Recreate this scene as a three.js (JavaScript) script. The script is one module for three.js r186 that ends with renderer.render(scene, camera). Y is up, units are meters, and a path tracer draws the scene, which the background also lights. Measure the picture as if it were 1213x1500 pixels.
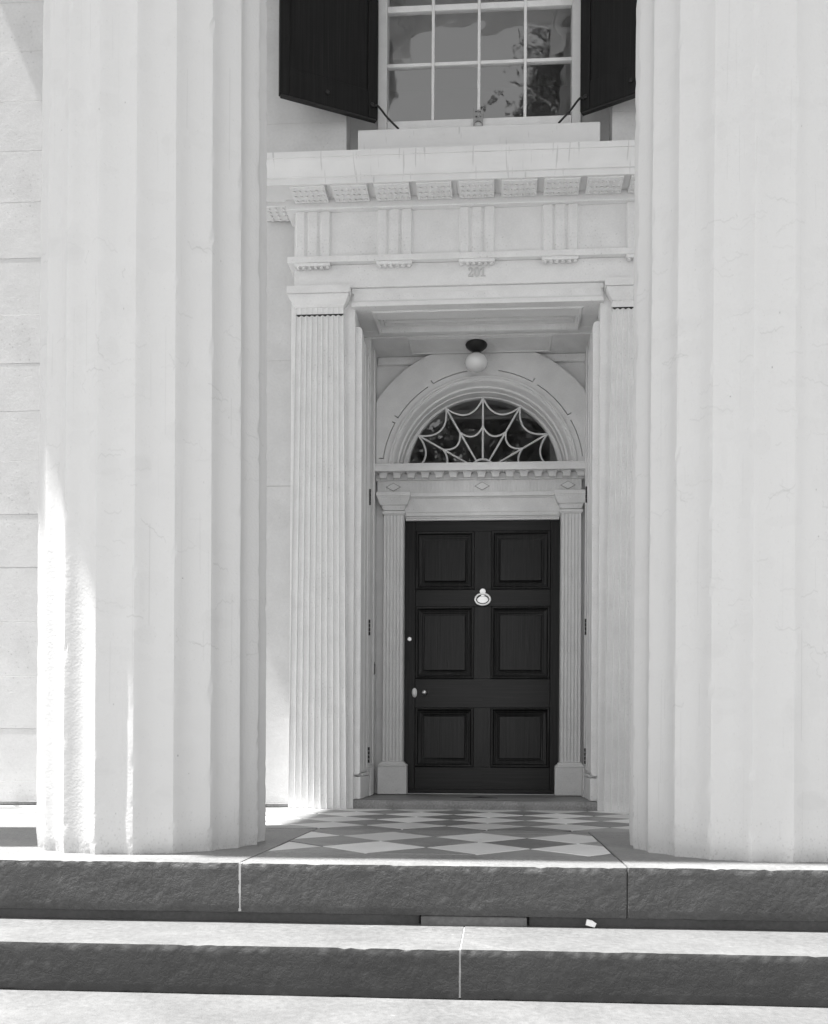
import * as THREE from 'three';
import { RoundedBoxGeometry } from 'three/addons/geometries/RoundedBoxGeometry.js';
import { mergeGeometries, toCreasedNormals, mergeVertices } from 'three/addons/utils/BufferGeometryUtils.js';
import { ImprovedNoise } from 'three/addons/math/ImprovedNoise.js';
import { FontLoader } from 'three/addons/loaders/FontLoader.js';
import { TextGeometry } from 'three/addons/geometries/TextGeometry.js';

// ------------------------------------------------------------------ camera, sky, sun, exposure
const scene = new THREE.Scene();
const W = 1213, H = 1500, FOCAL = 1300, PX = 653, PY = 1097;
const camera = new THREE.PerspectiveCamera(2 * Math.atan(H / 2 / FOCAL) * 180 / Math.PI, W / H, 0.05, 400);
camera.rotation.order = 'YXZ';
camera.position.set(0.165, 0.42, 6.07);
camera.rotation.set(0, THREE.MathUtils.degToRad(3.4), THREE.MathUtils.degToRad(0.3));
camera.setViewOffset(W, H, W / 2 - PX, H / 2 - PY, W, H);          // view camera with a raised front
scene.add(camera);

const SUN_EL = THREE.MathUtils.degToRad(66.9), SUN_OFF = THREE.MathUtils.degToRad(6);
const sunDir = new THREE.Vector3(-Math.cos(SUN_EL) * Math.cos(SUN_OFF), Math.sin(SUN_EL), Math.cos(SUN_EL) * Math.sin(SUN_OFF));
const sky = (() => {
  const w = 512, h = 256, d = new Float32Array(w * h * 4), v = new THREE.Vector3();
  for (let j = 0; j < h; j++) for (let i = 0; i < w; i++) {
    const phi = (i + 0.5) / w * 2 * Math.PI, th = (j + 0.5) / h * Math.PI;      // row 0 is the bottom of the picture
    const y = -Math.cos(th), s = Math.sin(th);
    v.set(s * Math.cos(phi - Math.PI), y, s * Math.sin(phi - Math.PI));
    const e = Math.max(y, 0), a = Math.acos(THREE.MathUtils.clamp(v.dot(sunDir), -1, 1));
    let L = 0.30 + 0.62 * Math.pow(1 - e, 2.4) + 0.22 * Math.exp(-a * a / 0.35);
    if (y < 0) L *= 0.6;
    const k = (j * w + i) * 4; d[k] = d[k + 1] = d[k + 2] = L; d[k + 3] = 1;
  }
  const t = new THREE.DataTexture(d, w, h, THREE.RGBAFormat, THREE.FloatType);
  t.mapping = THREE.EquirectangularReflectionMapping; t.magFilter = t.minFilter = THREE.LinearFilter; t.needsUpdate = true;
  return t;
})();
scene.background = sky; scene.environment = sky;

const sun = new THREE.DirectionalLight(new THREE.Color(1, 0.995, 0.985), 5);
sun.target.position.set(0, 0, 1); sun.position.copy(sunDir).multiplyScalar(30).add(sun.target.position);
sun.castShadow = true; sun.shadow.mapSize.set(4096, 4096); sun.shadow.radius = 1.2;
Object.assign(sun.shadow.camera, { left: -16, right: 16, top: 16, bottom: -16, near: 1, far: 90 });
scene.add(sun, sun.target);

const renderer = new THREE.WebGLRenderer({ antialias: true });
renderer.setSize(828, 1024);
renderer.shadowMap.enabled = true;
renderer.toneMapping = THREE.LinearToneMapping;
renderer.toneMappingExposure = 2.62;

// ------------------------------------------------------------------ helpers
let seed = 7; const rnd = () => { seed = (seed * 1664525 + 1013904223) >>> 0; return seed / 4294967296; };
const rr = (a, b) => a + (b - a) * rnd();
const perlin = new ImprovedNoise();
const fbm = (x, y, z, o = 4) => { let s = 0, a = 0.5; for (let k = 0; k < o; k++) { s += a * perlin.noise(x, y, z); x *= 2.03; y *= 2.03; z *= 2.03; a *= 0.5; } return s; };
const taken = {};
const numbered = n => { taken[n] = (taken[n] ?? -1) + 1; return taken[n] ? `${n}_${String(taken[n]).padStart(3, '0')}` : n; };
const V = (x, y, z) => new THREE.Vector3(x, y, z);
function thing(name, label, category, pos = [0, 0, 0], group) {
  const o = new THREE.Group(); o.name = numbered(name); o.position.set(...pos); o.userData = { label, category };
  if (group) o.userData.group = group;
  scene.add(o); return o;
}
function structure(name) { const o = new THREE.Group(); o.name = numbered(name); o.userData = { kind: 'structure' }; scene.add(o); return o; }
function mesh(name, g, m, parent) {
  const o = new THREE.Mesh(g, m); o.name = parent === scene ? numbered(name) : name; o.castShadow = o.receiveShadow = true; parent.add(o); return o;
}
function boxUV(g) {                                              // texture coordinates in metres, by the way each face points
  if (g.index) g = g.toNonIndexed();
  const p = g.attributes.position, uv = new Float32Array(p.count * 2), a = V(), b = V(), c = V();
  for (let i = 0; i < p.count; i += 3) {
    a.fromBufferAttribute(p, i); b.fromBufferAttribute(p, i + 1); c.fromBufferAttribute(p, i + 2);
    const n = b.clone().sub(a).cross(c.clone().sub(a)), ax = Math.abs(n.x), ay = Math.abs(n.y), az = Math.abs(n.z);
    [a, b, c].forEach((q, k) => {
      let u, v; if (az >= ax && az >= ay) { u = q.x; v = q.y; } else if (ax >= ay) { u = q.z + 0.37; v = q.y; } else { u = q.x; v = q.z + 0.71; }
      uv[(i + k) * 2] = u; uv[(i + k) * 2 + 1] = v;
    });
  }
  g.setAttribute('uv', new THREE.BufferAttribute(uv, 2)); return g;
}
const bx = (x0, x1, y0, y1, z0, z1, r = 0.004) => {              // block with slightly rounded edges
  const w = x1 - x0, h = y1 - y0, d = z1 - z0; r = Math.min(r, w / 2.2, h / 2.2, d / 2.2);
  const g = r > 0 ? new RoundedBoxGeometry(w, h, d, 1, r) : new THREE.BoxGeometry(w, h, d);
  g.translate((x0 + x1) / 2, (y0 + y1) / 2, (z0 + z1) / 2); return boxUV(g);
};
// a profile [[out, along n], ...] swept along a path in the plane with normal n, mitred at the corners
function sweep(path, n, profile, { closed = false, crease = 0.5, flip = false } = {}) {
  const N = path.length, rows = [], nv = n.clone().normalize();
  const side = (a, b) => b.clone().sub(a).normalize().cross(nv).multiplyScalar(flip ? -1 : 1);
  for (let i = 0; i < N; i++) {
    const prev = closed ? path[(i + N - 1) % N] : path[i - 1], next = closed ? path[(i + 1) % N] : path[i + 1];
    let s;
    if (prev && next) { const a = side(prev, path[i]), b = side(path[i], next); s = a.clone().add(b).divideScalar(1 + a.dot(b)); }
    else s = prev ? side(prev, path[i]) : side(path[i], next);
    rows.push(profile.map(([o, k]) => path[i].clone().addScaledVector(s, o).addScaledVector(nv, k)));
  }
  const pos = [], quad = (a, b, c, d) => { for (const q of [a, b, c, a, c, d]) pos.push(q.x, q.y, q.z); };
  const M = profile.length, seg = closed ? N : N - 1;
  for (let i = 0; i < seg; i++) { const r0 = rows[i], r1 = rows[(i + 1) % N]; for (let k = 0; k < M - 1; k++) flip ? quad(r0[k + 1], r1[k + 1], r1[k], r0[k]) : quad(r0[k], r1[k], r1[k + 1], r0[k + 1]); }
  if (!closed) {
    const tri = THREE.ShapeUtils.triangulateShape(profile.map(([a, b]) => new THREE.Vector2(a, b)), []);
    for (const t of tri) for (const row of [rows[0], rows[N - 1]]) for (const k of (row === rows[0]) !== flip ? t : [t[2], t[1], t[0]]) pos.push(row[k].x, row[k].y, row[k].z);
  }
  const g = new THREE.BufferGeometry(); g.setAttribute('position', new THREE.Float32BufferAttribute(pos, 3));
  return boxUV(toCreasedNormals(g, crease));
}
const Y = V(0, 1, 0), Z = V(0, 0, 1);
const runX = (x0, x1, prof, crease = 0.5) => sweep([V(x0, 0, 0), V(x1, 0, 0)], Y, prof, { crease });
// ring sector: profile [[radius, z], ...] turned about (cx, cy) from angle a0 to a1
function arc(cx, cy, profile, a0, a1, seg = 64, crease = 0.5) {
  const pos = [], P = (pr, a) => [cx + pr[0] * Math.cos(a), cy + pr[0] * Math.sin(a), pr[1]];
  for (let i = 0; i < seg; i++) {
    const a = a0 + (a1 - a0) * i / seg, b = a0 + (a1 - a0) * (i + 1) / seg;
    for (let k = 0; k < profile.length - 1; k++) {
      const q = [P(profile[k], a), P(profile[k], b), P(profile[k + 1], b), P(profile[k + 1], a)];
      for (const j of [0, 1, 2, 0, 2, 3]) pos.push(...q[j]);
    }
  }
  const g = new THREE.BufferGeometry(); g.setAttribute('position', new THREE.Float32BufferAttribute(pos, 3));
  return boxUV(toCreasedNormals(g, crease));
}
const extr = (shape, depth, z0, opts = {}) => { const g = new THREE.ExtrudeGeometry(shape, { depth, bevelEnabled: false, curveSegments: 48, ...opts }); g.translate(0, 0, z0); return boxUV(g); };
const rect = (x0, x1, y0, y1) => { const s = new THREE.Shape(); s.moveTo(x0, y0); s.lineTo(x1, y0); s.lineTo(x1, y1); s.lineTo(x0, y1); s.closePath(); return s; };
const join = gs => mergeGeometries(gs.map(g => { g = g.index ? g.toNonIndexed() : g; for (const k of Object.keys(g.attributes)) if (!['position', 'normal', 'uv'].includes(k)) g.deleteAttribute(k); return g; }));
const lathe = (pts, seg = 40) => boxUV(new THREE.LatheGeometry(pts.map(([r, y]) => new THREE.Vector2(r, y)), seg));
const tube = (pts, r, seg = 24, rs = 8) => boxUV(new THREE.TubeGeometry(new THREE.CatmullRomCurve3(pts), seg, r, rs, false));

// ------------------------------------------------------------------ textures (grey: what the surfaces are made of)
function noiseTex(size, fn, srgb) {                              // fn(u, v) in 0..1, tiles by blending
  const d = new Uint8Array(size * size * 4);
  for (let j = 0; j < size; j++) for (let i = 0; i < size; i++) {
    const g = Math.round(255 * THREE.MathUtils.clamp(fn(i / size, j / size), 0, 1)), k = (j * size + i) * 4;
    d[k] = d[k + 1] = d[k + 2] = g; d[k + 3] = 255;
  }
  const t = new THREE.DataTexture(d, size, size); t.wrapS = t.wrapT = THREE.RepeatWrapping; t.magFilter = THREE.LinearFilter; t.minFilter = THREE.LinearMipmapLinearFilter; t.generateMipmaps = true;
  if (srgb) t.colorSpace = THREE.SRGBColorSpace; t.needsUpdate = true; return t;
}
const tileNoise = (u, v, f, o, z) => {                           // seamless noise: four shifted copies, cross-faded
  const n = (a, b) => fbm(a * f, b * f, z, o), s = t => t * t * (3 - 2 * t), wu = s(u), wv = s(v);
  return (n(u, v) * (1 - wu) + n(u - 1, v) * wu) * (1 - wv) + (n(u, v - 1) * (1 - wu) + n(u - 1, v - 1) * wu) * wv;
};
const rep = (t, sx, sy = sx) => { const c = t.clone(); c.repeat.set(sx, sy); c.needsUpdate = true; return c; };
const paintMap = noiseTex(512, (u, v) => { const n = tileNoise(u, v, 6, 4, 1.3), f = tileNoise(u, v, 60, 2, 4.1); return 0.955 + 0.07 * n + 0.05 * f - (f < -0.33 ? 0.1 : 0); }, true);
const paintBump = noiseTex(512, (u, v) => 0.5 + 0.45 * tileNoise(u, v, 40, 4, 2.2) + 0.4 * tileNoise(u, v, 9, 3, 6.2));
const stuccoBump = noiseTex(512, (u, v) => { const a = tileNoise(u, v, 90, 3, 3.3), b = tileNoise(u, v, 14, 4, 8.8); return 0.5 + 0.4 * a + 0.5 * b - (tileNoise(u, v, 48, 2, 5) > 0.3 ? 0.25 : 0); });
const stoneMap = noiseTex(512, (u, v) => { const a = tileNoise(u, v, 5, 5, 9.1), b = tileNoise(u, v, 70, 3, 1.1), c = tileNoise(u, v, 75, 2, 12.5); return 0.84 + 0.2 * a + 0.2 * b + (c > 0.3 ? 0.09 : c < -0.32 ? -0.09 : 0); }, true);
const stoneBump = noiseTex(512, (u, v) => { const a = tileNoise(u, v, 24, 5, 4.4), b = tileNoise(u, v, 8, 4, 7.7), c = Math.abs(tileNoise(u, v, 34, 3, 15.2)); return 0.45 + 0.7 * a + 0.5 * b + (c < 0.05 ? -0.12 : 0); });
// rain-washed dirt: thin vertical runs in the paint under the window
const dripMap = noiseTex(512, (u, v) => { const n = tileNoise(u, v, 6, 4, 1.3), run = perlin.noise(u * 64, v * 7.3, 4.2) + 0.5 * perlin.noise(u * 150, v * 9.1, 9.4), patch = perlin.noise(u * 7, v * 1.5, 2.9); return 0.955 + 0.06 * n - (run > 0.42 && patch > -0.05 ? Math.min(0.1, (run - 0.42) * 0.4) : 0); }, true);
const woodMap = noiseTex(512, (u, v) => { const g = tileNoise(u * 1, v * 1, 3, 3, 2.7), f = perlin.noise(u * 90 + 3 * g, v * 2.2, 1.5), h = perlin.noise(u * 210, v * 5, 3.5); return 0.70 + 0.34 * f + 0.2 * h + 0.3 * g; }, true);
// hairline cracks, specks and small stains on the stuccoed columns: drawn once, u round the shaft, v up it
const columnMap = (() => {
  const w = 2048, h = 2048, c = document.createElement('canvas'); c.width = w; c.height = h; const g = c.getContext('2d');
  g.fillStyle = 'rgb(246,246,246)'; g.fillRect(0, 0, w, h);
  for (let k = 0; k < 2600; k++) { const q = Math.floor(rr(205, 255)); g.fillStyle = `rgba(${q},${q},${q},0.07)`; g.beginPath(); g.ellipse(rnd() * w, rnd() * h, rr(6, 50), rr(3, 14), 0, 0, 7); g.fill(); }
  for (let k = 0; k < 26; k++) {                                  // patched stucco: ragged, slightly off in tone
    const x = rnd() * w, y = h * rr(0.2, 0.99), q = Math.floor(rr(214, 255)), rx = rr(15, 70), ry = rr(8, 40); g.fillStyle = `rgba(${q},${q},${q},0.13)`; g.beginPath();
    for (let a = 0; a < 26; a++) { const t = a / 26 * Math.PI * 2, m = rr(0.75, 1.1); g.lineTo(x + rx * m * Math.cos(t), y + ry * m * Math.sin(t)); } g.closePath(); g.fill();
  }
  for (let k = 0; k < 420; k++) {                                 // thin rain runs
    const x = rnd() * w, y = rnd() * h, q = Math.floor(rr(150, 210)); g.strokeStyle = `rgba(${q},${q},${q},${rr(0.05, 0.16)})`; g.lineWidth = rr(0.8, 3); g.beginPath(); g.moveTo(x, y); g.lineTo(x + rr(-2, 2), y + rr(15, 120)); g.stroke();
  }
  for (let k = 0; k < 26000; k++) { const q = Math.floor(rr(175, 255)); g.fillStyle = `rgba(${q},${q},${q},0.22)`; g.fillRect(rnd() * w, rnd() * h, rr(0.8, 2.6), rr(0.6, 1.2)); }
  const crack = (x, y, len, dir, al, wd) => {
    g.strokeStyle = `rgba(120,120,120,${al})`; g.lineWidth = wd; g.beginPath(); g.moveTo(x, y); let a = dir;
    for (let s = 0; s < len; s += 6) { a = dir + rr(-1.1, 1.1); x += Math.cos(a) * 6; y += Math.sin(a) * 2.4; g.lineTo(x, y); if (rnd() < 0.03 && len > 60) { const X = x, Yy = y; g.stroke(); crack(x, y, len * 0.4, a + rr(-1.6, 1.6), al * 0.8, wd * 0.8); g.strokeStyle = `rgba(120,120,120,${al})`; g.lineWidth = wd; g.beginPath(); g.moveTo(X, Yy); } }
    g.stroke();
  };
  for (let k = 0; k < 240; k++) { const y = h * (1 - rr(0.1, 0.33)); crack(rnd() * w, y, rr(14, 110), rnd() < 0.75 ? rr(-0.35, 0.35) : rr(1.1, 2), rr(0.07, 0.22), rr(0.5, 0.9)); }
  for (let k = 0; k < 40; k++) crack(rnd() * w, rnd() * h, rr(16, 60), rr(-0.4, 0.4), rr(0.08, 0.2), 0.8);
  for (let k = 0; k < 150; k++) { const q = Math.floor(rr(90, 190)); g.fillStyle = `rgba(${q},${q},${q},${rr(0.25, 0.7)})`; g.beginPath(); g.ellipse(rnd() * w, rnd() * h, rr(0.8, 2.4), rr(0.4, 1), 0, 0, 7); g.fill(); }
  for (let k = 0; k < 2600; k++) { const y = h - Math.pow(rnd(), 3) * 44; const q = Math.floor(rr(150, 215)); g.fillStyle = `rgba(${q},${q},${q},0.25)`; g.beginPath(); g.ellipse(rnd() * w, y, rr(0.6, 2.6), rr(0.3, 0.9), 0, 0, 7); g.fill(); }
  const t = new THREE.CanvasTexture(c); t.wrapS = t.wrapT = THREE.RepeatWrapping; t.colorSpace = THREE.SRGBColorSpace; return t;
})();
const G = g => new THREE.Color().setRGB(g, g, g);
const mat = (g, rough, o = {}) => new THREE.MeshStandardMaterial({ color: G(g), roughness: rough, ...o });
const M = {
  wall: mat(0.60, 0.85, { map: rep(paintMap, 0.9), bumpMap: rep(stuccoBump, 1.4), bumpScale: 0.0018 }),
  column: mat(0.54, 0.8, { map: columnMap, bumpMap: rep(stuccoBump, 3.1, 7.9), bumpScale: 0.0024 }),
  trim: mat(0.74, 0.6, { map: rep(paintMap, 1.3), bumpMap: rep(paintBump, 1.7), bumpScale: 0.0014 }),
  trimStained: mat(0.74, 0.65, { map: rep(dripMap, 1.0, 1.0), bumpMap: rep(paintBump, 1.7), bumpScale: 0.0014 }),
  trimInner: mat(0.74, 0.55, { map: rep(paintMap, 1.7), bumpMap: rep(paintBump, 2.3), bumpScale: 0.001 }),
  joinery: mat(0.74, 0.5, { map: rep(paintMap, 2.1), bumpMap: rep(paintBump, 3.1), bumpScale: 0.0008 }),
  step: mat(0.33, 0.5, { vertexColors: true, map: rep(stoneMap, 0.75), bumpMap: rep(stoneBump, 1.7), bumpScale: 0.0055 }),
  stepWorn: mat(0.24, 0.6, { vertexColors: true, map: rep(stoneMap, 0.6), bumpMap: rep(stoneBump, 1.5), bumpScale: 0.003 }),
  slab: mat(0.34, 0.5, { map: rep(stoneMap, 1.1), bumpMap: rep(stoneBump, 1.3), bumpScale: 0.002 }),
  marble: [0.74, 0.62, 0.80].map((g, i) => mat(g, 0.42, { map: rep(paintMap, 1.1 + 0.3 * i), bumpMap: rep(paintBump, 2.2), bumpScale: 0.0012 })),
  slate: [0.34, 0.26, 0.40].map((g, i) => mat(g, 0.45, { map: rep(stoneMap, 1.3 + 0.3 * i), bumpMap: rep(stoneBump, 2.1), bumpScale: 0.0018 })),
  bedPale: mat(0.2, 0.7, { map: rep(stoneMap, 0.9) }),
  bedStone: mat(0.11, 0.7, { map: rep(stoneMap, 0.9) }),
  mortar: mat(0.1, 0.95), limeMortar: mat(0.4, 0.95),
  door: new THREE.MeshPhysicalMaterial({ color: G(0.015), roughness: 0.3, specularIntensity: 0.5, map: rep(woodMap, 1.5, 1), bumpMap: rep(woodMap, 2, 1.3), bumpScale: 0.0006 }),
  doorRail: new THREE.MeshPhysicalMaterial({ color: G(0.015), roughness: 0.3, specularIntensity: 0.5, map: (() => { const t = rep(woodMap, 1.5, 1); t.rotation = Math.PI / 2; return t; })() }),
  shutter: new THREE.MeshPhysicalMaterial({ color: G(0.01), roughness: 0.6, specularIntensity: 0.5, map: rep(woodMap, 1.3, 0.8), bumpMap: rep(paintBump, 2), bumpScale: 0.0008 }),
  iron: mat(0.012, 0.5, { metalness: 0.2 }),
  recessShade: mat(0.05, 0.9), grooveShade: mat(0.26, 0.9),  // painted shade: neck recess, and grooves round the diamonds
  brass: mat(0.92, 0.45, { metalness: 1 }),
  china: mat(0.88, 0.35),
  steel: mat(0.3, 0.45, { metalness: 0.7 }),
  paper: mat(0.85, 0.8),
  opal: new THREE.MeshPhysicalMaterial({ color: G(0.72), roughness: 0.25, clearcoat: 0.6, clearcoatRoughness: 0.1 }),
  room: mat(0.45, 0.95),
  pavement: mat(0.6, 0.9, { map: rep(stoneMap, 0.3) }),
  ground: mat(0.36, 0.95, { map: rep(stoneMap, 0.12) }),
  bark: mat(0.07, 0.9),
  leaf: new THREE.MeshPhysicalMaterial({ color: G(0.11), roughness: 0.8, transmission: 0.35, thickness: 0, side: THREE.DoubleSide }),
};
const wavy = noiseTex(256, (u, v) => 0.5 + 0.6 * tileNoise(u, v, 3, 2, 11.1));
M.glass = new THREE.MeshPhysicalMaterial({ color: G(1), roughness: 0.0, transmission: 1, thickness: 0, ior: 2.5, bumpMap: rep(wavy, 1.6), bumpScale: 0.004 });

M.fanGlass = M.glass.clone(); M.fanGlass.ior = 2.0; M.fanGlass.bumpScale = 0.0008;

// ------------------------------------------------------------------ ground
{
  const g = new THREE.PlaneGeometry(300, 300, 1, 1); g.rotateX(-Math.PI / 2); g.translate(0, -0.724, 60);
  const o = mesh('ground', boxUV(g), M.ground, scene); o.userData = { kind: 'structure' };
  const p = mesh('pavement', bx(-14, 14, -0.76, -0.70, -0.9, 8.2, 0.02), M.pavement, scene); p.userData = { kind: 'structure' };
}

// ------------------------------------------------------------------ porch floor
const floor = structure('porch_floor');
mesh('floor_bed', bx(-4.35, 4.15, -0.7, -0.02, -0.15, 2.70, 0), M.mortar, floor);
function slabGeo(x0, x1, y0, y1, z0, z1, rough, seed0, seg = 0.022, riserTone = 0.2) {      // dressed stone: chipped arris, hammered front
  const w = x1 - x0, h = y1 - y0, d = z1 - z0;
  let g = new THREE.BoxGeometry(w, h, d, Math.ceil(w / seg), Math.max(6, Math.ceil(h / seg * 1.4)), Math.max(4, Math.ceil(d / 0.03)));
  g.translate((x0 + x1) / 2, (y0 + y1) / 2, (z0 + z1) / 2);
  const p = g.attributes.position, nz = g.attributes.normal, col = new Float32Array(p.count * 3);
  for (let i = 0; i < p.count; i++) {
    let x = p.getX(i), y = p.getY(i), z = p.getZ(i);
    const front = (z - z0) / d, edgeT = y1 - y, edgeZ = z1 - z;
    const n = fbm(x * 7 + seed0, y * 9, 0.3, 4), n2 = fbm(x * 23, y * 26, seed0, 3);
    // riser face coloured darker than the tread, pale flecks where the edge is chipped
    let c = 1; if (nz.getZ(i) > 0.5) { const b = fbm(x * 43 + seed0, y * 50, 2.2, 3); c = riserTone * (1 + 0.3 * fbm(x * 3, y * 12, seed0, 3)) + (edgeT < 0.016 && b > 0.1 ? 0.26 : b > 0.29 ? 0.1 : 0); } else if (nz.getY(i) > 0.5) c = 1 + 0.2 * fbm(x * 4, z * 8, seed0, 4) - Math.max(0, fbm(x * 31, z * 37, seed0 + 4, 2) - 0.24) * 0.6;
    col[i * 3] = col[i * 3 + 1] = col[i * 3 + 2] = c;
    if (edgeZ < 1e-4) { const chip = Math.max(0, fbm(x * 11 + seed0, y * 14, 5.1, 3) - 0.12); z += rough * (n * 1.3 + n2 * 0.9) - (edgeT < 0.012 || y - y0 < 0.012 ? 0.003 + chip * 0.022 : chip * 0.004); }
    if (edgeT < 1e-4) { y += 0.002 * fbm(x * 2.2, z * 3, seed0, 3); if (edgeZ < 0.03) y -= (edgeZ < 1e-4 ? 0.003 : 0.0005) + Math.max(0, fbm(x * 24 + seed0, z * 3, 9.1, 3) - 0.12) * 0.02; }
    if (x - x0 < 1e-4) x += 0.001 + 0.002 * n2; if (x1 - x < 1e-4) x -= 0.001 + 0.002 * n2;
    p.setXYZ(i, x, y, z);
  }
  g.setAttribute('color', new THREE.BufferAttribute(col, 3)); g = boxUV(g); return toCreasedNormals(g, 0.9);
}
const slabs = [[-3.45, -0.782, 1.56, 0.0], [-0.778, 0.626, 2.545, -0.001], [0.63, 3.25, 1.66, 0.001]];
const step0 = thing('stone_step', 'top dark stone step carrying the fluted columns', 'step', [0, 0, 0], 'entrance steps');
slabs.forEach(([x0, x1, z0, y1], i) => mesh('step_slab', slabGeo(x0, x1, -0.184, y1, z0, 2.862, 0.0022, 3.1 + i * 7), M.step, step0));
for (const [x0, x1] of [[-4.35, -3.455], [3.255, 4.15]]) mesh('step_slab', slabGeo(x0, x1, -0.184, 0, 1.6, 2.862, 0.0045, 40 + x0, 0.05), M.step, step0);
for (const [x, w, g] of [[-0.78, 0.005, 'light'], [0.628, 0.004, 'dark']]) mesh('mortar_joint', bx(x - w, x + w, -0.18, -0.004, 2.3, g === 'light' ? 2.8615 : 2.848, 0), g === 'light' ? M.limeMortar : M.mortar, step0);
const under = [[-4.3, -1.9], [-1.895, -0.12], [-0.115, 0.272], [0.277, 1.9], [1.905, 4.1]];
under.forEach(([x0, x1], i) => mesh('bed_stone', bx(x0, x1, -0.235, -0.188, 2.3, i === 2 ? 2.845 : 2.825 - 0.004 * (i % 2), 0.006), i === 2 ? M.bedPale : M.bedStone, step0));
const step1 = thing('stone_step', 'second dark stone step with one joint below the doorway', 'step', [0, 0, 0], 'entrance steps');
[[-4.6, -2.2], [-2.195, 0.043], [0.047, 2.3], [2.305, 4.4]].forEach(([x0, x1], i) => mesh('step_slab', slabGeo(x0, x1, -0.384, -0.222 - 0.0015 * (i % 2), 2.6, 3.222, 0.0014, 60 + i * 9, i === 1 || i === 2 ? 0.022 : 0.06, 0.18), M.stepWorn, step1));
mesh('mortar_joint', bx(0.041, 0.049, -0.38, -0.226, 2.7, 3.219, 0), M.limeMortar, step1);
const step2 = thing('stone_step', 'third stone step at the foot of the flight, only its tread showing', 'step', [0, 0, 0], 'entrance steps');
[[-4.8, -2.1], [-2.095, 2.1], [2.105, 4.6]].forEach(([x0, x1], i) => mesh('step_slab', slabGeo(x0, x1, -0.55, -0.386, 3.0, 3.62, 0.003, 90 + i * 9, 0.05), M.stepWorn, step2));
const step3 = thing('stone_step', 'lowest stone step standing on the pavement', 'step', [0, 0, 0], 'entrance steps');
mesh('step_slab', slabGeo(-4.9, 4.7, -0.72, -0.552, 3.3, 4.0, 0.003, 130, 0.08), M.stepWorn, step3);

function clip(poly, ax, lim, sgn) {                               // Sutherland-Hodgman against one side of a rectangle
  const out = [];
  for (let i = 0; i < poly.length; i++) {
    const a = poly[i], b = poly[(i + 1) % poly.length], da = sgn * (lim - a[ax]), db = sgn * (lim - b[ax]);
    if (da >= 0) out.push(a);
    if ((da >= 0) !== (db >= 0)) { const t = da / (da - db); out.push([a[0] + t * (b[0] - a[0]), a[1] + t * (b[1] - a[1])]); }
  }
  return out;
}
function tileField(x0, x1, z0, z1, ox, oz, px, pz) {
  const put = (cx, cz, mats, list) => {
    const j = 0.98; let p = [[cx - px / 2 * j, cz], [cx, cz - pz / 2 * j], [cx + px / 2 * j, cz], [cx, cz + pz / 2 * j]];
    for (const q of p) { q[0] += rr(-0.002, 0.002); q[1] += rr(-0.002, 0.002); }
    p = clip(clip(clip(clip(p, 0, x0, -1), 0, x1, 1), 1, z0, -1), 1, z1, 1);
    if (p.length < 3) return;
    const area = Math.abs(THREE.ShapeUtils.area(p.map(q => new THREE.Vector2(...q)))); if (area < 0.004) return;
    const s = new THREE.Shape(p.map(q => new THREE.Vector2(q[0], -q[1])));
    const g = new THREE.ExtrudeGeometry(s, { depth: 0.016, bevelEnabled: true, bevelThickness: 0.002, bevelSize: 0.0015, bevelOffset: -0.0015, bevelSegments: 1 });
    g.rotateX(-Math.PI / 2); g.translate(0, -0.018 + rr(-0.002, 0.0015), 0);
    mesh('floor_tile', boxUV(g), mats[Math.floor(rnd() * mats.length)], floor);
  };
  for (let i = Math.floor((x0 - ox) / px) - 1; ox + i * px < x1 + px; i++) for (let k = Math.floor((z0 - oz) / pz) - 1; oz + k * pz < z1 + pz; k++) {
    put(ox + i * px, oz + k * pz, M.marble); put(ox + (i + 0.5) * px, oz + (k + 0.5) * pz, M.slate);
  }
}
tileField(-0.776, 0.624, 1.604, 2.538, -0.365, 2.30, 0.445, 0.462);
tileField(-4.3, 4.1, -0.1, 1.485, -0.338, 1.228, 0.443, 0.412);
for (const [x0, x1] of [[-3.44, -0.78], [-0.774, 0.622], [0.628, 3.2]]) mesh('border_slab', bx(x0, x1, -0.02, -0.0008, 1.492, x0 === -0.774 ? 1.598 : x0 < -1 ? 1.552 : 1.652, 0.003), M.slab, floor);

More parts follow.
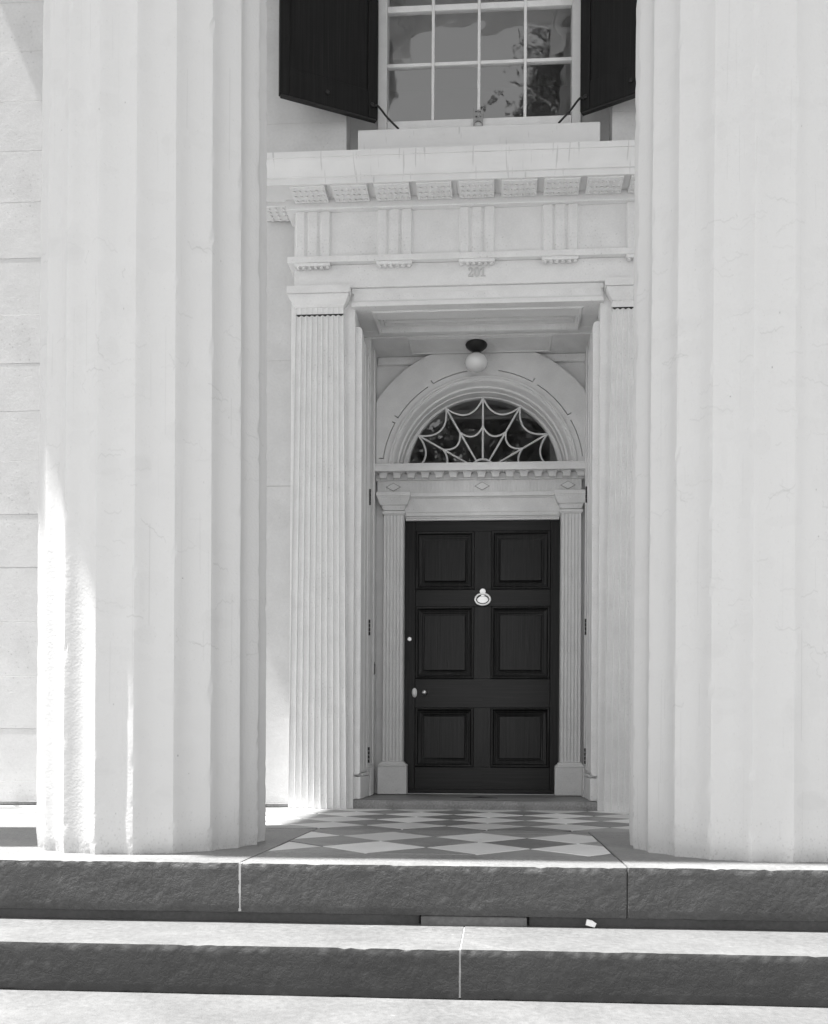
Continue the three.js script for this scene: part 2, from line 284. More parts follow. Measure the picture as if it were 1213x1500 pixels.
// ------------------------------------------------------------------ columns
function columnShaft(h, detail) {
  const FL = 20, PER = detail ? 12 : 8, N = FL * PER, pos = [], uv = [], idx = [], rowsY = [];
  for (let y = 0; y < h;) { rowsY.push(y); y += detail ? (y < 0.2 ? 0.012 : y < 4.6 ? 0.03 : 0.15) : 0.15; } rowsY.push(h);
  for (const y of rowsY) {
    const R = 0.482 - 0.045 * Math.pow(y / 7.6, 2.2) - 0.004 * y / 4;
    for (let i = 0; i <= N; i++) {
      const ph = (i % PER) / PER, a = i / N * Math.PI * 2, half = Math.PI / FL, t = (ph - 0.5) * 2;      // t -1..1 over one flute, arris at the ends
      const sag = 0.020 * (R / 0.48) * (1 - t * t), arris = Math.pow(Math.abs(t), 10);
      const cx = Math.cos(a), cz = Math.sin(a);
      let r = R * Math.cos(half) / Math.cos(t * half) * (1 - arris) + R * arris - sag * (1 - 0.25 * t * t);
      r += 0.0028 * fbm(cx * 6, y * 3.1, cz * 6, 3);
      if (arris > 0.2) { const c = fbm(cx * 20 + 3, y * 13, cz * 20, 3); r -= arris * (Math.max(0, c - 0.06) * 0.02 + 0.0015); }
      if (y < 0.05) r -= (0.05 - y) * (0.08 + 0.35 * Math.max(0, fbm(cx * 22, y * 14, cz * 22 + 4, 3) + 0.05));
      pos.push(cx * r, y, cz * r); uv.push(i / N, y / h);
    }
  }
  const S = N + 1;
  for (let j = 0; j < rowsY.length - 1; j++) for (let i = 0; i < N; i++) { const a = j * S + i, b = a + 1, c = a + S, d = c + 1; idx.push(a, c, b, b, c, d); }
  const g = new THREE.BufferGeometry(); g.setAttribute('position', new THREE.Float32BufferAttribute(pos, 3)); g.setAttribute('uv', new THREE.Float32BufferAttribute(uv, 2)); g.setIndex(idx);
  return toCreasedNormals(g, 0.5);
}
const shaftFine = columnShaft(7.56, true);
const capGeo = (() => {
  const ech = lathe([[0.42, 7.53], [0.432, 7.55], [0.432, 7.565], [0.442, 7.57], [0.49, 7.64], [0.53, 7.70], [0.535, 7.72], [0.52, 7.74], [0.1, 7.74]], 64);
  return { ech, aba: bx(-0.56, 0.56, 7.74, 8.0, -0.56, 0.56, 0.008) };
})();
const COLX = [-3.92, -1.353, 1.212, 3.775], COLZ = 2.217, COLROT = [83.5, 11.5, 132.2, 222.2];
const colLabels = ['white fluted stucco column at the end of the portico', 'white fluted stucco column with sunlight on its lower flutes', 'white fluted stucco column wholly in shade, cracks across its flutes', 'white fluted stucco column standing beyond the shaded column'];
COLX.forEach((x, i) => {
  const c = thing('fluted_column', colLabels[i], 'column', [x, 0, COLZ], 'portico columns');
  c.rotation.y = THREE.MathUtils.degToRad(COLROT[i]);
  mesh('shaft', shaftFine, M.column, c);
  const cap = mesh('capital', capGeo.ech, M.trim, c); const ab = mesh('abacus', capGeo.aba, M.trim, cap); ab.rotation.y = -c.rotation.y;
});

// ------------------------------------------------------------------ portico beams and roof (mostly above the frame: they shade the porch and show in the window)
{
  const p = thing('portico_roof', 'white portico entablature and roof carried by the fluted columns', 'portico roof');
  mesh('front_beam', bx(-4.35, 4.2, 8.0, 8.70, 1.80, 2.64, 0.01), M.trim, p);
  for (const [x0, x1] of [[-4.35, -3.5], [3.35, 4.2]]) mesh('side_beam', bx(x0, x1, 8.0, 8.70, -0.15, 1.796, 0.01), M.trim, p);
  mesh('ceiling', bx(-3.496, 3.346, 8.5, 8.68, -0.15, 1.796, 0), M.trim, p);
  const path = [V(-4.31, 0, -0.15), V(-4.31, 0, 2.64), V(4.16, 0, 2.64), V(4.16, 0, -0.15)];
  mesh('cornice', sweep(path, Y, [[-0.4, 8.704], [0.2, 8.704], [0.22, 8.75], [0.42, 8.77], [0.42, 8.88], [0.485, 8.98], [0.485, 9.02], [-0.4, 9.02]]), M.trim, p);
  mesh('roof_slab', bx(-4.3, 4.15, 8.71, 9.0, -0.4, 2.6, 0), M.trim, p);
}

// ------------------------------------------------------------------ house wall: scored stucco blocks round the openings
const wall = thing('house_wall', 'white stucco house wall scored into large blocks behind the columns', 'wall');
const ZW = -0.15;
{
  const holes = [[-1.27, 1.27, -0.1, 4.30], [-0.93, 0.93, 4.3, 6.75]];
  const side = [0, 0.17, 0.55, 0.93, 1.321, 1.716, 2.10, 2.485, 2.845, 3.19, 3.54, 3.95, 4.354, 4.724, 5.084, 5.444, 5.80, 6.16, 6.52, 6.88, 7.25, 7.6, 8.0, 8.7, 9.4];
  const mid = [0, 2.28, 3.17, 4.30, 4.852, 5.60, 6.35, 6.75, 7.5, 8.4, 9.4];
  const put = (x0, x1, y0, y1) => { if (x1 - x0 > 0.02) mesh('wall_block', bx(x0 + 0.0012, x1 - 0.0012, y0 + 0.0007, y1 - 0.0007, -0.45, ZW + rr(-0.0015, 0.0015), 0.0012), M.wall, wall); };
  for (let k = 0; k < side.length - 1; k++) for (const s of [-1, 1]) {
    let edge = [1.62, ...(k % 2 ? [2.3, 3.75, 4.75] : [2.72, 4.2, 5.2]), 6.2];
    for (let i = 0; i < edge.length - 1; i++) s < 0 ? put(-edge[i + 1], -edge[i], side[k], side[k + 1]) : put(edge[i], edge[i + 1], side[k], side[k + 1]);
  }
  for (let k = 0; k < mid.length - 1; k++) {
    const y0 = mid[k], y1 = mid[k + 1], h = holes.find(q => y0 >= q[2] - 0.11 && y1 <= q[3] + 0.01);
    if (h) { put(-1.62, h[0], y0, y1); put(h[1], 1.62, y0, y1); } else { put(-1.62, 0, y0, y1); put(0, 1.62, y0, y1); }
  }
  mesh('backing_wall', join([bx(-6.2, -1.25, 0, 9.4, -0.5, -0.452, 0), bx(1.25, 6.2, 0, 9.4, -0.5, -0.452, 0), bx(-1.25, 1.25, 6.7, 9.4, -0.5, -0.452, 0), bx(-1.25, -0.93, 3.7, 6.7, -0.5, -0.452, 0), bx(0.93, 1.25, 3.7, 6.7, -0.5, -0.452, 0), bx(-0.93, 0.93, 3.7, 4.62, -0.5, -0.3, 0)]), M.room, wall);
  mesh('base_course', join([bx(-6.2, -1.30, 0, 0.028, -0.149, -0.135, 0.004), bx(1.30, 6.2, 0, 0.028, -0.149, -0.135, 0.004)]), M.slab, wall);
}
{ // the dark hall and room behind the glass
  const r = structure('dark_interior');
  mesh('interior_wall', join([bx(-6.2, 6.2, -0.7, 9.4, -6.2, -6, 0), bx(-6.3, -6.2, -0.7, 9.4, -6.2, -0.45, 0), bx(6.2, 6.3, -0.7, 9.4, -6.2, -0.45, 0)]), M.room, r);
  mesh('interior_floor', join([bx(-6.2, 6.2, -0.7, -0.03, -6, -0.97, 0), bx(-6.2, 6.2, 3.66, 3.69, -6, -0.5, 0)]), M.room, r);
  mesh('interior_ceiling', bx(-6.3, 6.3, 9.4, 9.6, -6.2, -0.1, 0), M.room, r);
}

// ------------------------------------------------------------------ entrance: piers, pilasters, entablature
const flutedShaft = (y0, y1, w0, w1, z0, z1, n, depth) => {       // flat pilaster shaft with concave flutes, narrowing upward
  const per = 8, N = n * per, sec = []; sec.push([-0.5, 0]);
  for (let i = 0; i <= N; i++) { const t = ((i % per) / per - 0.5) * 2, edge = i % per === 0; sec.push([-0.5 + i / N, 1 - (edge ? 0 : depth / (z1 - z0) * Math.sqrt(Math.max(0, 1 - t * t * 0.9)))]); }
  sec.push([0.5, 0]);
  const pos = [], rows = [[y0, w0], [y1, w1]];
  const P = (s, [y, w]) => [s[0] * w, y, z0 + s[1] * (z1 - z0)];
  for (let i = 0; i < sec.length - 1; i++) { const a = P(sec[i], rows[0]), b = P(sec[i + 1], rows[0]), c = P(sec[i + 1], rows[1]), d = P(sec[i], rows[1]); for (const q of [a, b, c, a, c, d]) pos.push(...q); }
  const tri = THREE.ShapeUtils.triangulateShape(sec.map(s => new THREE.Vector2(...s)), []);
  for (const t of tri) for (const k of t) pos.push(...P(sec[k], rows[1]));
  const g = new THREE.BufferGeometry(); g.setAttribute('position', new THREE.Float32BufferAttribute(pos, 3));
  return boxUV(toCreasedNormals(g, 0.6));
};
const around = (hw, z0, z1) => [V(-hw, 0, z0), V(-hw, 0, z1), V(hw, 0, z1), V(hw, 0, z0)];
for (const s of [-1, 1]) {
  const where = s < 0 ? 'on the door knob side of the entrance' : 'on the hinge side of the entrance';
  const p = thing('entrance_pilaster', `tall white fluted pilaster ${where}`, 'pilaster', [s * 1.085, 0, 0], 'entrance pilasters');
  mesh('pier', bx(Math.min(s * 0.842, s * 1.292) - s * 1.085, Math.max(s * 0.842, s * 1.292) - s * 1.085, 0, 3.598, -0.16, -0.04, 0.006), M.trim, p);
  mesh('shaft', flutedShaft(0, 3.414, 0.405, 0.332, -0.04, 0.0, 9, 0.013), M.trim, p);
  mesh('neck', flutedShaft(3.421, 3.468, 0.332, 0.332, -0.04, 0.001, 9, 0.004), M.trim, p);
  mesh('neck_groove', bx(-0.16, 0.16, 3.41, 3.425, -0.05, -0.012, 0), M.recessShade, p);  // dark strip, paints the shade of the recess under the neck
  const cap = mesh('capital', sweep(around(0.163, -0.04, 0.0), Y, [[-0.08, 3.466], [0.004, 3.466], [0.008, 3.474], [0.016, 3.48], [0.03, 3.502], [0.045, 3.53], [0.045, 3.54], [-0.08, 3.54]]), M.trim, p);
  mesh('abacus', sweep(around(0.163, -0.04, 0.0), Y, [[-0.08, 3.542], [0.055, 3.542], [0.055, 3.592], [-0.08, 3.592]]), M.trim, cap);
}
const ent = thing('entrance_entablature', 'white entablature with triglyphs and studded blocks over the doorway, marked 201', 'entablature');
const XE = 1.263;
mesh('architrave', bx(-XE, XE, 3.60, 3.757, -0.2, 0.0, 0.003), M.trim, ent);
mesh('door_head', runX(-0.862, 0.862, [[-0.2, 3.467], [0.0, 3.467], [0.0, 3.494], [-0.006, 3.5], [-0.02, 3.518], [-0.028, 3.545], [-0.03, 3.562], [-0.018, 3.564], [-0.018, 3.598], [-0.2, 3.598]]), M.trim, ent);
mesh('taenia', sweep(around(XE, -0.149, 0), Y, [[-0.1, 3.758], [0.038, 3.758], [0.04, 3.761], [0.04, 3.797], [0.038, 3.80], [-0.1, 3.80]]), M.trim, ent);
mesh('frieze', bx(-XE, XE, 3.801, 4.17, -0.2, 0.0, 0.003), M.trim, ent);
mesh('bed_band', sweep(around(XE, -0.149, 0), Y, [[-0.1, 4.118], [0.045, 4.118], [0.05, 4.122], [0.05, 4.185], [-0.1, 4.185]]), M.trim, ent);
mesh('cornice', sweep(around(XE, -0.149, 0), Y, [[-0.1, 4.186], [0.228, 4.186], [0.228, 4.165], [0.24, 4.165], [0.24, 4.205], [0.25, 4.208], [0.25, 4.218], [0.256, 4.235], [0.268, 4.26], [0.285, 4.278], [0.295, 4.298], [0.296, 4.304], [0.302, 4.305], [0.302, 4.343], [0.295, 4.347], [-0.1, 4.36]], { crease: 0.6 }), M.trimStained, ent);
const trigShape = (() => { const s = new THREE.Shape(), w = 0.245, p = [[0, 0.004], [0.01, 0.022], [0.062, 0.022], [0.079, 0.009], [0.096, 0.022], [0.149, 0.022], [0.166, 0.009], [0.183, 0.022], [0.235, 0.022], [0.245, 0.004]]; s.moveTo(-w / 2, -0.02); p.forEach(([x, z]) => s.lineTo(x - w / 2, z)); s.lineTo(w / 2, -0.02); s.closePath(); return s; })();
const trigGeo = (() => { const g = new THREE.ExtrudeGeometry(trigShape, { depth: 0.315, bevelEnabled: false }); g.rotateX(-Math.PI / 2); g.scale(1, 1, -1); g.translate(0, 3.8015, 0); const i = g.index ? g.toNonIndexed() : g; const p = i.attributes.position; for (let k = 0; k < p.count; k += 3) { const a = [p.getX(k), p.getY(k), p.getZ(k)]; p.setXYZ(k, p.getX(k + 1), p.getY(k + 1), p.getZ(k + 1)); p.setXYZ(k + 1, ...a); } i.computeVertexNormals(); return boxUV(i); })();
const regGeo = bx(-0.123, 0.123, 3.735, 3.757, 0, 0.036, 0.002);
const pegs = (list, y0, h, r0, r1) => join(list.map(([x, z]) => { const g = new THREE.CylinderGeometry(r0, r1, h, 8); g.translate(x, y0 - h / 2, z); return boxUV(g); }));
const regPegs = pegs([...Array(6)].map((_, i) => [-0.1025 + i * 0.041, 0.02]), 3.735, 0.013, 0.011, 0.014);
for (let i = -2; i <= 2; i++) {
  const t = mesh('triglyph', trigGeo, M.trim, ent); t.position.x = i * 0.565 - 0.01 * 0;
  const r = mesh('regula', regGeo, M.trim, ent); r.position.x = i * 0.565;
  mesh('guttae', regPegs, M.trim, r).userData = { kind: 'stuff' };
}
const mutGeo = bx(-0.118, 0.118, 4.155, 4.187, 0.052, 0.226, 0.003);
const mutPegs = pegs([...Array(18)].map((_, i) => [-0.095 + (i % 6) * 0.038, 0.08 + Math.floor(i / 6) * 0.052]), 4.155, 0.009, 0.0085, 0.0105);
for (let i = -4; i <= 4; i++) { const m = mesh('mutule', mutGeo, M.trim, ent); m.position.x = i * 0.2825; mesh('guttae', mutPegs, M.trim, m).userData = { kind: 'stuff' }; }
for (const s of [-1, 1]) {                                       // the blocks turn the corner on each flank
  const m = mesh('mutule', bx(s < 0 ? -0.226 : 0.052, s < 0 ? -0.052 : 0.226, 4.155, 4.187, -0.14, 0.03, 0.003), M.trim, ent); m.position.x = s * XE;
  mesh('guttae', pegs([...Array(12)].map((_, i) => [s * (0.08 + (i % 3) * 0.052), -0.12 + Math.floor(i / 3) * 0.042]), 4.155, 0.009, 0.0085, 0.0105), M.trim, m).userData = { kind: 'stuff' };
}
const font = await new FontLoader().loadAsync('fonts/droid/droid_serif_bold.typeface.json');
{
  const g = new TextGeometry('201', { font, size: 0.062, depth: 0.004, curveSegments: 6, bevelEnabled: true, bevelSize: 0.0012, bevelThickness: 0.0012, bevelSegments: 1 });
  g.computeBoundingBox(); const b = g.boundingBox; g.translate(-(b.min.x + b.max.x) / 2, 3.652, 0.0);
  const n = mesh('house_number', boxUV(g), mat(0.46, 0.5), ent); n.position.x = 0.0; n.scale.x = 0.86; n.userData = { label: 'raised number 201 in worn white paint' };
}

// ------------------------------------------------------------------ recess: jambs, soffit, sill
const rec = thing('entrance_recess', 'white panelled reveals and coffered soffit of the door recess', 'door recess');
const SOF = 3.485;
for (const s of [-1, 1]) {
  const B = (a, b, ...r) => bx(Math.min(s * a, s * b), Math.max(s * a, s * b), ...r);
  mesh('reveal_wall', B(0.85, 1.25, 0, 3.6, -1.0, -0.161, 0.002), M.trim, rec);
  mesh('jamb', B(s < 0 ? 0.802 : 0.82, 0.85, 0.066, SOF, -0.868, -0.50, 0.004), M.trimInner, rec);
  mesh('jamb_bead', B(s < 0 ? 0.79 : 0.808, s < 0 ? 0.802 : 0.82, 0.30, SOF - 0.02, -0.70, -0.66, 0.004), M.trimInner, rec);
  mesh('plinth', join([B(0.795, 0.85, 0.066, 0.222, -0.49, -0.075, 0.006), B(0.788, 0.80, 0.066, 0.28, -0.64, -0.51, 0.004)]), M.trim, rec);
  mesh('plinth_cap', B(0.794, 0.85, 0.2235, 0.245, -0.49, -0.17, 0.006), M.trim, rec);
}
mesh('soffit', join([bx(-1.25, 1.25, 3.60, 3.655, -1.0, -0.201, 0), bx(-0.85, 0.85, SOF, 3.597, -0.075, -0.019, 0.002), bx(-0.85, 0.85, SOF, 3.597, -0.492, -0.41, 0.002), bx(-0.85, -0.73, SOF, 3.597, -0.409, -0.076, 0.002), bx(0.73, 0.85, SOF, 3.597, -0.409, -0.076, 0.002)]), M.trimInner, rec);
mesh('coffer_panel', bx(-0.73, 0.73, SOF + 0.075, SOF + 0.09, -0.41, -0.07, 0), M.trimInner, rec);
const rectPath = (x0, x1, z0, z1, y) => [V(x0, y, z0), V(x1, y, z0), V(x1, y, z1), V(x0, y, z1)];
mesh('coffer_moulding', sweep(rectPath(-0.73, 0.73, -0.41, -0.075, SOF), V(0, -1, 0), [[0.006, 0.0], [0.004, 0.018], [-0.008, 0.026], [-0.022, 0.022], [-0.03, 0.004], [-0.032, -0.012], [-0.05, -0.014], [-0.052, -0.034], [-0.066, -0.042], [-0.069, -0.054], [-0.086, -0.056], [-0.088, -0.076]], { closed: true, crease: 0.4 }), M.trimInner, rec);
mesh('soffit_bead', bx(-0.85, 0.85, SOF - 0.012, SOF + 0.03, -0.515, -0.493, 0.005), M.trimInner, rec);
mesh('lamp_soffit', bx(-0.85, 0.85, SOF + 0.004, 3.597, -1.0, -0.516, 0), M.trimInner, rec);
mesh('lamp_soffit_moulding', sweep(rectPath(-0.53, 0.55, -0.805, -0.545, SOF + 0.004), V(0, -1, 0), [[0, 0.0], [-0.004, 0.005], [-0.014, 0.005], [-0.018, 0.0]], { closed: true }), M.trimInner, rec);
const sill = thing('door_sill', 'worn stone sill raised across the door recess', 'sill');
mesh('sill_stone', slabGeo(-0.846, 0.846, 0.0, 0.064, -0.42, -0.052, 0.003, 200, 0.022, 0.5), M.slab, sill);
mesh('sill_stone', slabGeo(-0.846, 0.846, 0.0, 0.062, -1.02, -0.424, 0.002, 210, 0.022, 0.5), M.slab, sill);
{ const s = new THREE.Shape(); s.moveTo(-0.14, 0); s.quadraticCurveTo(-0.03, 0.1, 0.0, 0.2); s.quadraticCurveTo(0.05, 0.1, 0.13, 0); s.closePath(); const g = new THREE.ExtrudeGeometry(s, { depth: 0.004, bevelEnabled: false }); g.rotateX(-Math.PI / 2); g.translate(0.03, 0.0635, -0.36); mesh('dark_inlay', boxUV(g), mat(0.05, 0.8), sill); }

// folded outer doors standing in the reveals
for (const s of [-1, 1]) {
  const d = thing('outer_door_leaf', s < 0 ? 'white outer door leaf folded into the reveal nearer the door knob' : 'white outer door leaf folded into the reveal nearer the door hinges', 'door leaf', [s * 0.822, 0, 0], 'folded outer door leaves');
  const sh = new THREE.Shape(); const a = -0.022, b = 0.024, y0 = 0.236, y1 = 3.36, r = 0.032;
  sh.moveTo(a, y0); sh.lineTo(b - r, y0); sh.quadraticCurveTo(b, y0, b, y0 + r); sh.lineTo(b, y1 - r); sh.quadraticCurveTo(b, y1, b - r, y1); sh.lineTo(a, y1); sh.closePath();
  const stile = mesh('stile', extr(sh, 0.085, -0.155, { curveSegments: 6, bevelEnabled: true, bevelSize: 0.003, bevelThickness: 0.003, bevelSegments: 1, bevelOffset: -0.003 }), M.joinery, d);
  mesh('leaf_board', bx(-0.022, 0.014, 0.25, 3.34, -0.48, -0.159, 0.003), M.joinery, d);
  for (const [z0, z1, x] of [[-0.215, -0.19, 0.019], [-0.30, -0.285, 0.018], [-0.47, -0.43, 0.02]]) mesh('moulding', bx(0.0, x, 0.27, 3.32, z0, z1, 0.003), M.joinery, d);
  if (s > 0) d.rotation.y = 0, d.scale.x = -1;
  for (const y of [2.29, 1.32, 0.372]) {
    const hinge = mesh('hinge', join([-0.045, -0.015, 0.015, 0.045].map(k => { const g = new THREE.CylinderGeometry(0.0095, 0.0095, 0.026, 10); g.translate(0.021, y + k, -0.488); return boxUV(g); })), M.iron, d);
  }
  if (s < 0) mesh('hook', join([tube([V(0.028, 1.075, -0.70), V(0.034, 1.07, -0.70), V(0.036, 1.03, -0.695), V(0.036, 1.0, -0.69), V(0.03, 0.985, -0.68), V(0.028, 0.99, -0.665)], 0.004, 20, 6), (() => { const g = new THREE.SphereGeometry(0.009, 10, 8); g.translate(0.026, 1.078, -0.70); return boxUV(g); })()]), M.iron, d);
}

// ------------------------------------------------------------------ inner door case
const DX = 0.028;
const dc = thing('door_case', 'white door case with dentilled shelf and round arch over the dark door', 'door case', [DX, 0, 0]);
const ZC = -0.80, YC = 2.58;
{
  const s = rect(-0.87, 0.815, 0.066, 3.5); const h1 = new THREE.Path(); h1.moveTo(-0.63, 0.07); h1.lineTo(0.63, 0.07); h1.lineTo(0.63, 2.24); h1.lineTo(-0.63, 2.24); h1.closePath(); s.holes.push(h1);
  const h2 = new THREE.Path(); h2.moveTo(0.70, YC); h2.absarc(0, YC, 0.70, 0, Math.PI, false); h2.closePath(); s.holes.push(h2);
  mesh('back_panel', extr(s, 0.1, -0.97), M.trimInner, dc);
  mesh('top_moulding', runX(-0.82, 0.79, [[-0.869, 3.425], [-0.85, 3.43], [-0.845, 3.44], [-0.842, 3.46], [-0.842, 3.4845], [-0.869, 3.4845]]), M.trimInner, dc);
  // arch face with its sunk outline grooves
  const face = new THREE.Shape(), ro = 0.99, pts = [];
  for (let i = 0; i <= 120; i++) { const a = Math.PI * i / 120, c = Math.cos(a), sn = Math.sin(a); const r = Math.min(ro, sn > 0 ? (3.481 - YC) / sn : 9, (c < 0 ? 0.826 : 0.79) / Math.max(1e-6, Math.abs(c))); pts.push(new THREE.Vector2(r * c, YC + r * sn)); }
  for (let i = 120; i >= 0; i--) { const a = Math.PI * i / 120; pts.push(new THREE.Vector2(0.735 * Math.cos(a), YC + 0.735 * Math.sin(a))); }
  face.setFromPoints(pts);
  for (const sg of [-1, 1]) for (const [t0, t1] of [[9, 30], [33, 58], [61, 83]]) {
    const p = new THREE.Path(), q = [], A = t => Math.PI / 2 - sg * t * Math.PI / 180, P = (r, t) => new THREE.Vector2(r * Math.cos(A(t)), YC + r * Math.sin(A(t)));
    const w = 0.007, r0 = 0.772, dT = 0.55, tick = sg > 0 && t1 > 80 ? 0.009 : 0.035;
    for (let k = 0; k <= 20; k++) q.push(P(r0, t0 + (t1 - t0) * k / 20));
    q.push(P(r0 + tick, t1), P(r0 + tick, t1 - dT), P(r0 + w, t1 - dT));
    for (let k = 19; k >= 1; k--) q.push(P(r0 + w, t0 + (t1 - t0) * k / 20));
    if (t0 > 40) q.push(P(r0 + w, t0 + dT), P(r0 + tick * 0.8, t0 + dT), P(r0 + tick * 0.8, t0)); else q.push(P(r0 + w, t0));
    p.setFromPoints(q); face.holes.push(p);
  }
  mesh('arch_face', extr(face, 0.03, ZC - 0.03), M.trimInner, dc);
  mesh('arch_backing', arc(0, YC, [[0.70, -0.869], [0.70, -0.825], [0.80, -0.825], [0.83, -0.832]], 0.01, Math.PI - 0.01, 64), M.trimInner, dc);
  mesh('arch_bead', arc(0, YC, [[0.735, ZC - 0.02], [0.735, ZC + 0.006], [0.728, ZC + 0.014], [0.718, ZC + 0.014], [0.712, ZC + 0.006], [0.712, ZC], [0.706, ZC - 0.002], [0.702, ZC + 0.002], [0.696, ZC + 0.002], [0.69, ZC - 0.004], [0.685, ZC - 0.02], [0.675, ZC - 0.05], [0.672, ZC - 0.06], [0.66, ZC - 0.062], [0.655, ZC - 0.075], [0.652, -0.91], [0.644, -0.915], [0.64, -0.985]], 0.0, Math.PI, 72, 0.7), M.trimInner, dc);
}
for (const s of [-1, 1]) {
  const n = s < 0 ? 'slim fluted pilaster beside the door knob' : 'slim fluted pilaster beside the door hinges';
  const c = s * 0.685, hw = 0.078;
  const pil = mesh('door_pilaster', flutedShaft(0.318, 2.245, 0.158, 0.154, ZC - 0.09, ZC, 6, 0.008), M.trimInner, dc); pil.position.x = c; pil.userData = { label: n };
  const P = a => a.map(v => v.clone().add(V(0, 0, 0)));
  mesh('base', sweep(around(hw, -0.87, ZC), Y, [[-0.04, 0.284], [0.034, 0.284], [0.034, 0.292], [0.026, 0.3], [0.016, 0.306], [0.012, 0.316], [0.0, 0.322], [-0.04, 0.322]]), M.trimInner, pil);
  mesh('plinth', bx(-0.115, 0.112, 0.066, 0.283, -0.87, ZC + 0.035, 0.006), M.trim, pil);
  mesh('neck', sweep(around(hw, -0.87, ZC), Y, [[-0.04, 2.238], [0.0, 2.238], [0.012, 2.25], [0.014, 2.266], [-0.04, 2.27]]), M.trimInner, pil);
  mesh('capital', sweep(around(hw, -0.868, ZC), Y, [[-0.04, 2.274], [0.002, 2.274], [0.006, 2.286], [0.012, 2.30], [0.014, 2.308], [0.026, 2.312], [0.034, 2.33], [0.044, 2.352], [0.046, 2.362], [0.05, 2.364], [0.05, 2.372], [0.055, 2.374], [0.055, 2.402], [-0.04, 2.402]], { crease: 0.4 }), M.trimInner, pil);
}
mesh('lintel', runX(-0.60, 0.60, [[-0.90, 2.213], [-0.874, 2.213], [-0.874, 2.226], [-0.866, 2.23], [-0.866, 2.237], [-0.852, 2.241], [-0.848, 2.25], [-0.846, 2.262], [-0.84, 2.27], [-0.836, 2.29], [-0.826, 2.32], [-0.812, 2.352], [-0.808, 2.362], [-0.80, 2.366], [-0.80, 2.372], [-0.782, 2.374], [-0.782, 2.4025], [-0.90, 2.4025]], 0.4), M.trimInner, dc);
{ // reeded frieze
  const pos = [], N = 150, x0 = -0.815, x1 = 0.765;
  for (let i = 0; i < N; i++) for (let k = 0; k < 4; k++) {
    const u = j => x0 + (x1 - x0) * (i + j / 4) / N, d = j => ZC - 0.0035 * Math.pow(Math.abs(((j % 4) / 4 - 0.5) * 2), 2), a = u(k), b = u(k + 1), za = d(k), zb = d(k + 1) , y0 = 2.404, y1 = 2.502;
    pos.push(a, y0, za, b, y0, zb, b, y1, zb, a, y0, za, b, y1, zb, a, y1, za);
  }
  const g = new THREE.BufferGeometry(); g.setAttribute('position', new THREE.Float32BufferAttribute(pos, 3)); g.computeVertexNormals();
  const f = mesh('reeded_frieze', join([boxUV(g), bx(x0, x1, 2.404, 2.503, -0.868, ZC - 0.005, 0)]), M.trimInner, dc);
  for (const cx of [-0.69, 0.0, 0.66]) {
    const s = new THREE.Shape(); s.moveTo(-0.06, 0); s.lineTo(0, -0.033); s.lineTo(0.06, 0); s.lineTo(0, 0.033); s.closePath();
    const h = new THREE.Path(); h.moveTo(-0.051, 0); h.lineTo(0, -0.028); h.lineTo(0.051, 0); h.lineTo(0, 0.028); h.closePath();
    const s2 = new THREE.Shape(); s2.moveTo(-0.0505, 0); s2.lineTo(0, -0.0277); s2.lineTo(0.0505, 0); s2.lineTo(0, 0.0277); s2.closePath(); s.holes.push(h);
    const ring = extr(s, 0.003, ZC - 0.002), plate = extr(s2, 0.006, ZC - 0.002); ring.translate(cx, 2.455, 0); plate.translate(cx, 2.455, 0);
    mesh('diamond', plate, M.trimInner, f); mesh('diamond_outline', ring, M.grooveShade, f);  // dark ring paints the groove shade round each diamond
  }
}
mesh('dentil_band', runX(-0.826, 0.79, [[-0.868, 2.5035], [-0.795, 2.5035], [-0.785, 2.506], [-0.785, 2.512], [-0.795, 2.514], [-0.795, 2.5555], [-0.868, 2.5555]]), M.trimInner, dc);
{
  const s = new THREE.Shape(); s.moveTo(-0.026, 0); s.lineTo(0.026, 0); s.lineTo(0.028, 0.02); s.quadraticCurveTo(0.03, 0.034, 0.042, 0.046); s.lineTo(-0.042, 0.046); s.quadraticCurveTo(-0.03, 0.034, -0.028, 0.02); s.closePath();
  const g = extr(s, 0.04, -0.784);
  for (let i = -7; i <= 7; i++) { const d = mesh('dentil', g, M.trimInner, dc); d.position.set(i * 0.1085 - 0.005, 2.5105, 0); }
}
mesh('shelf', runX(-0.826, 0.79, [[-0.868, 2.557], [-0.715, 2.557], [-0.71, 2.549], [-0.70, 2.549], [-0.698, 2.552], [-0.698, 2.59], [-0.703, 2.594], [-0.703, 2.606], [-0.708, 2.61], [-0.868, 2.616]]), M.trimInner, dc);

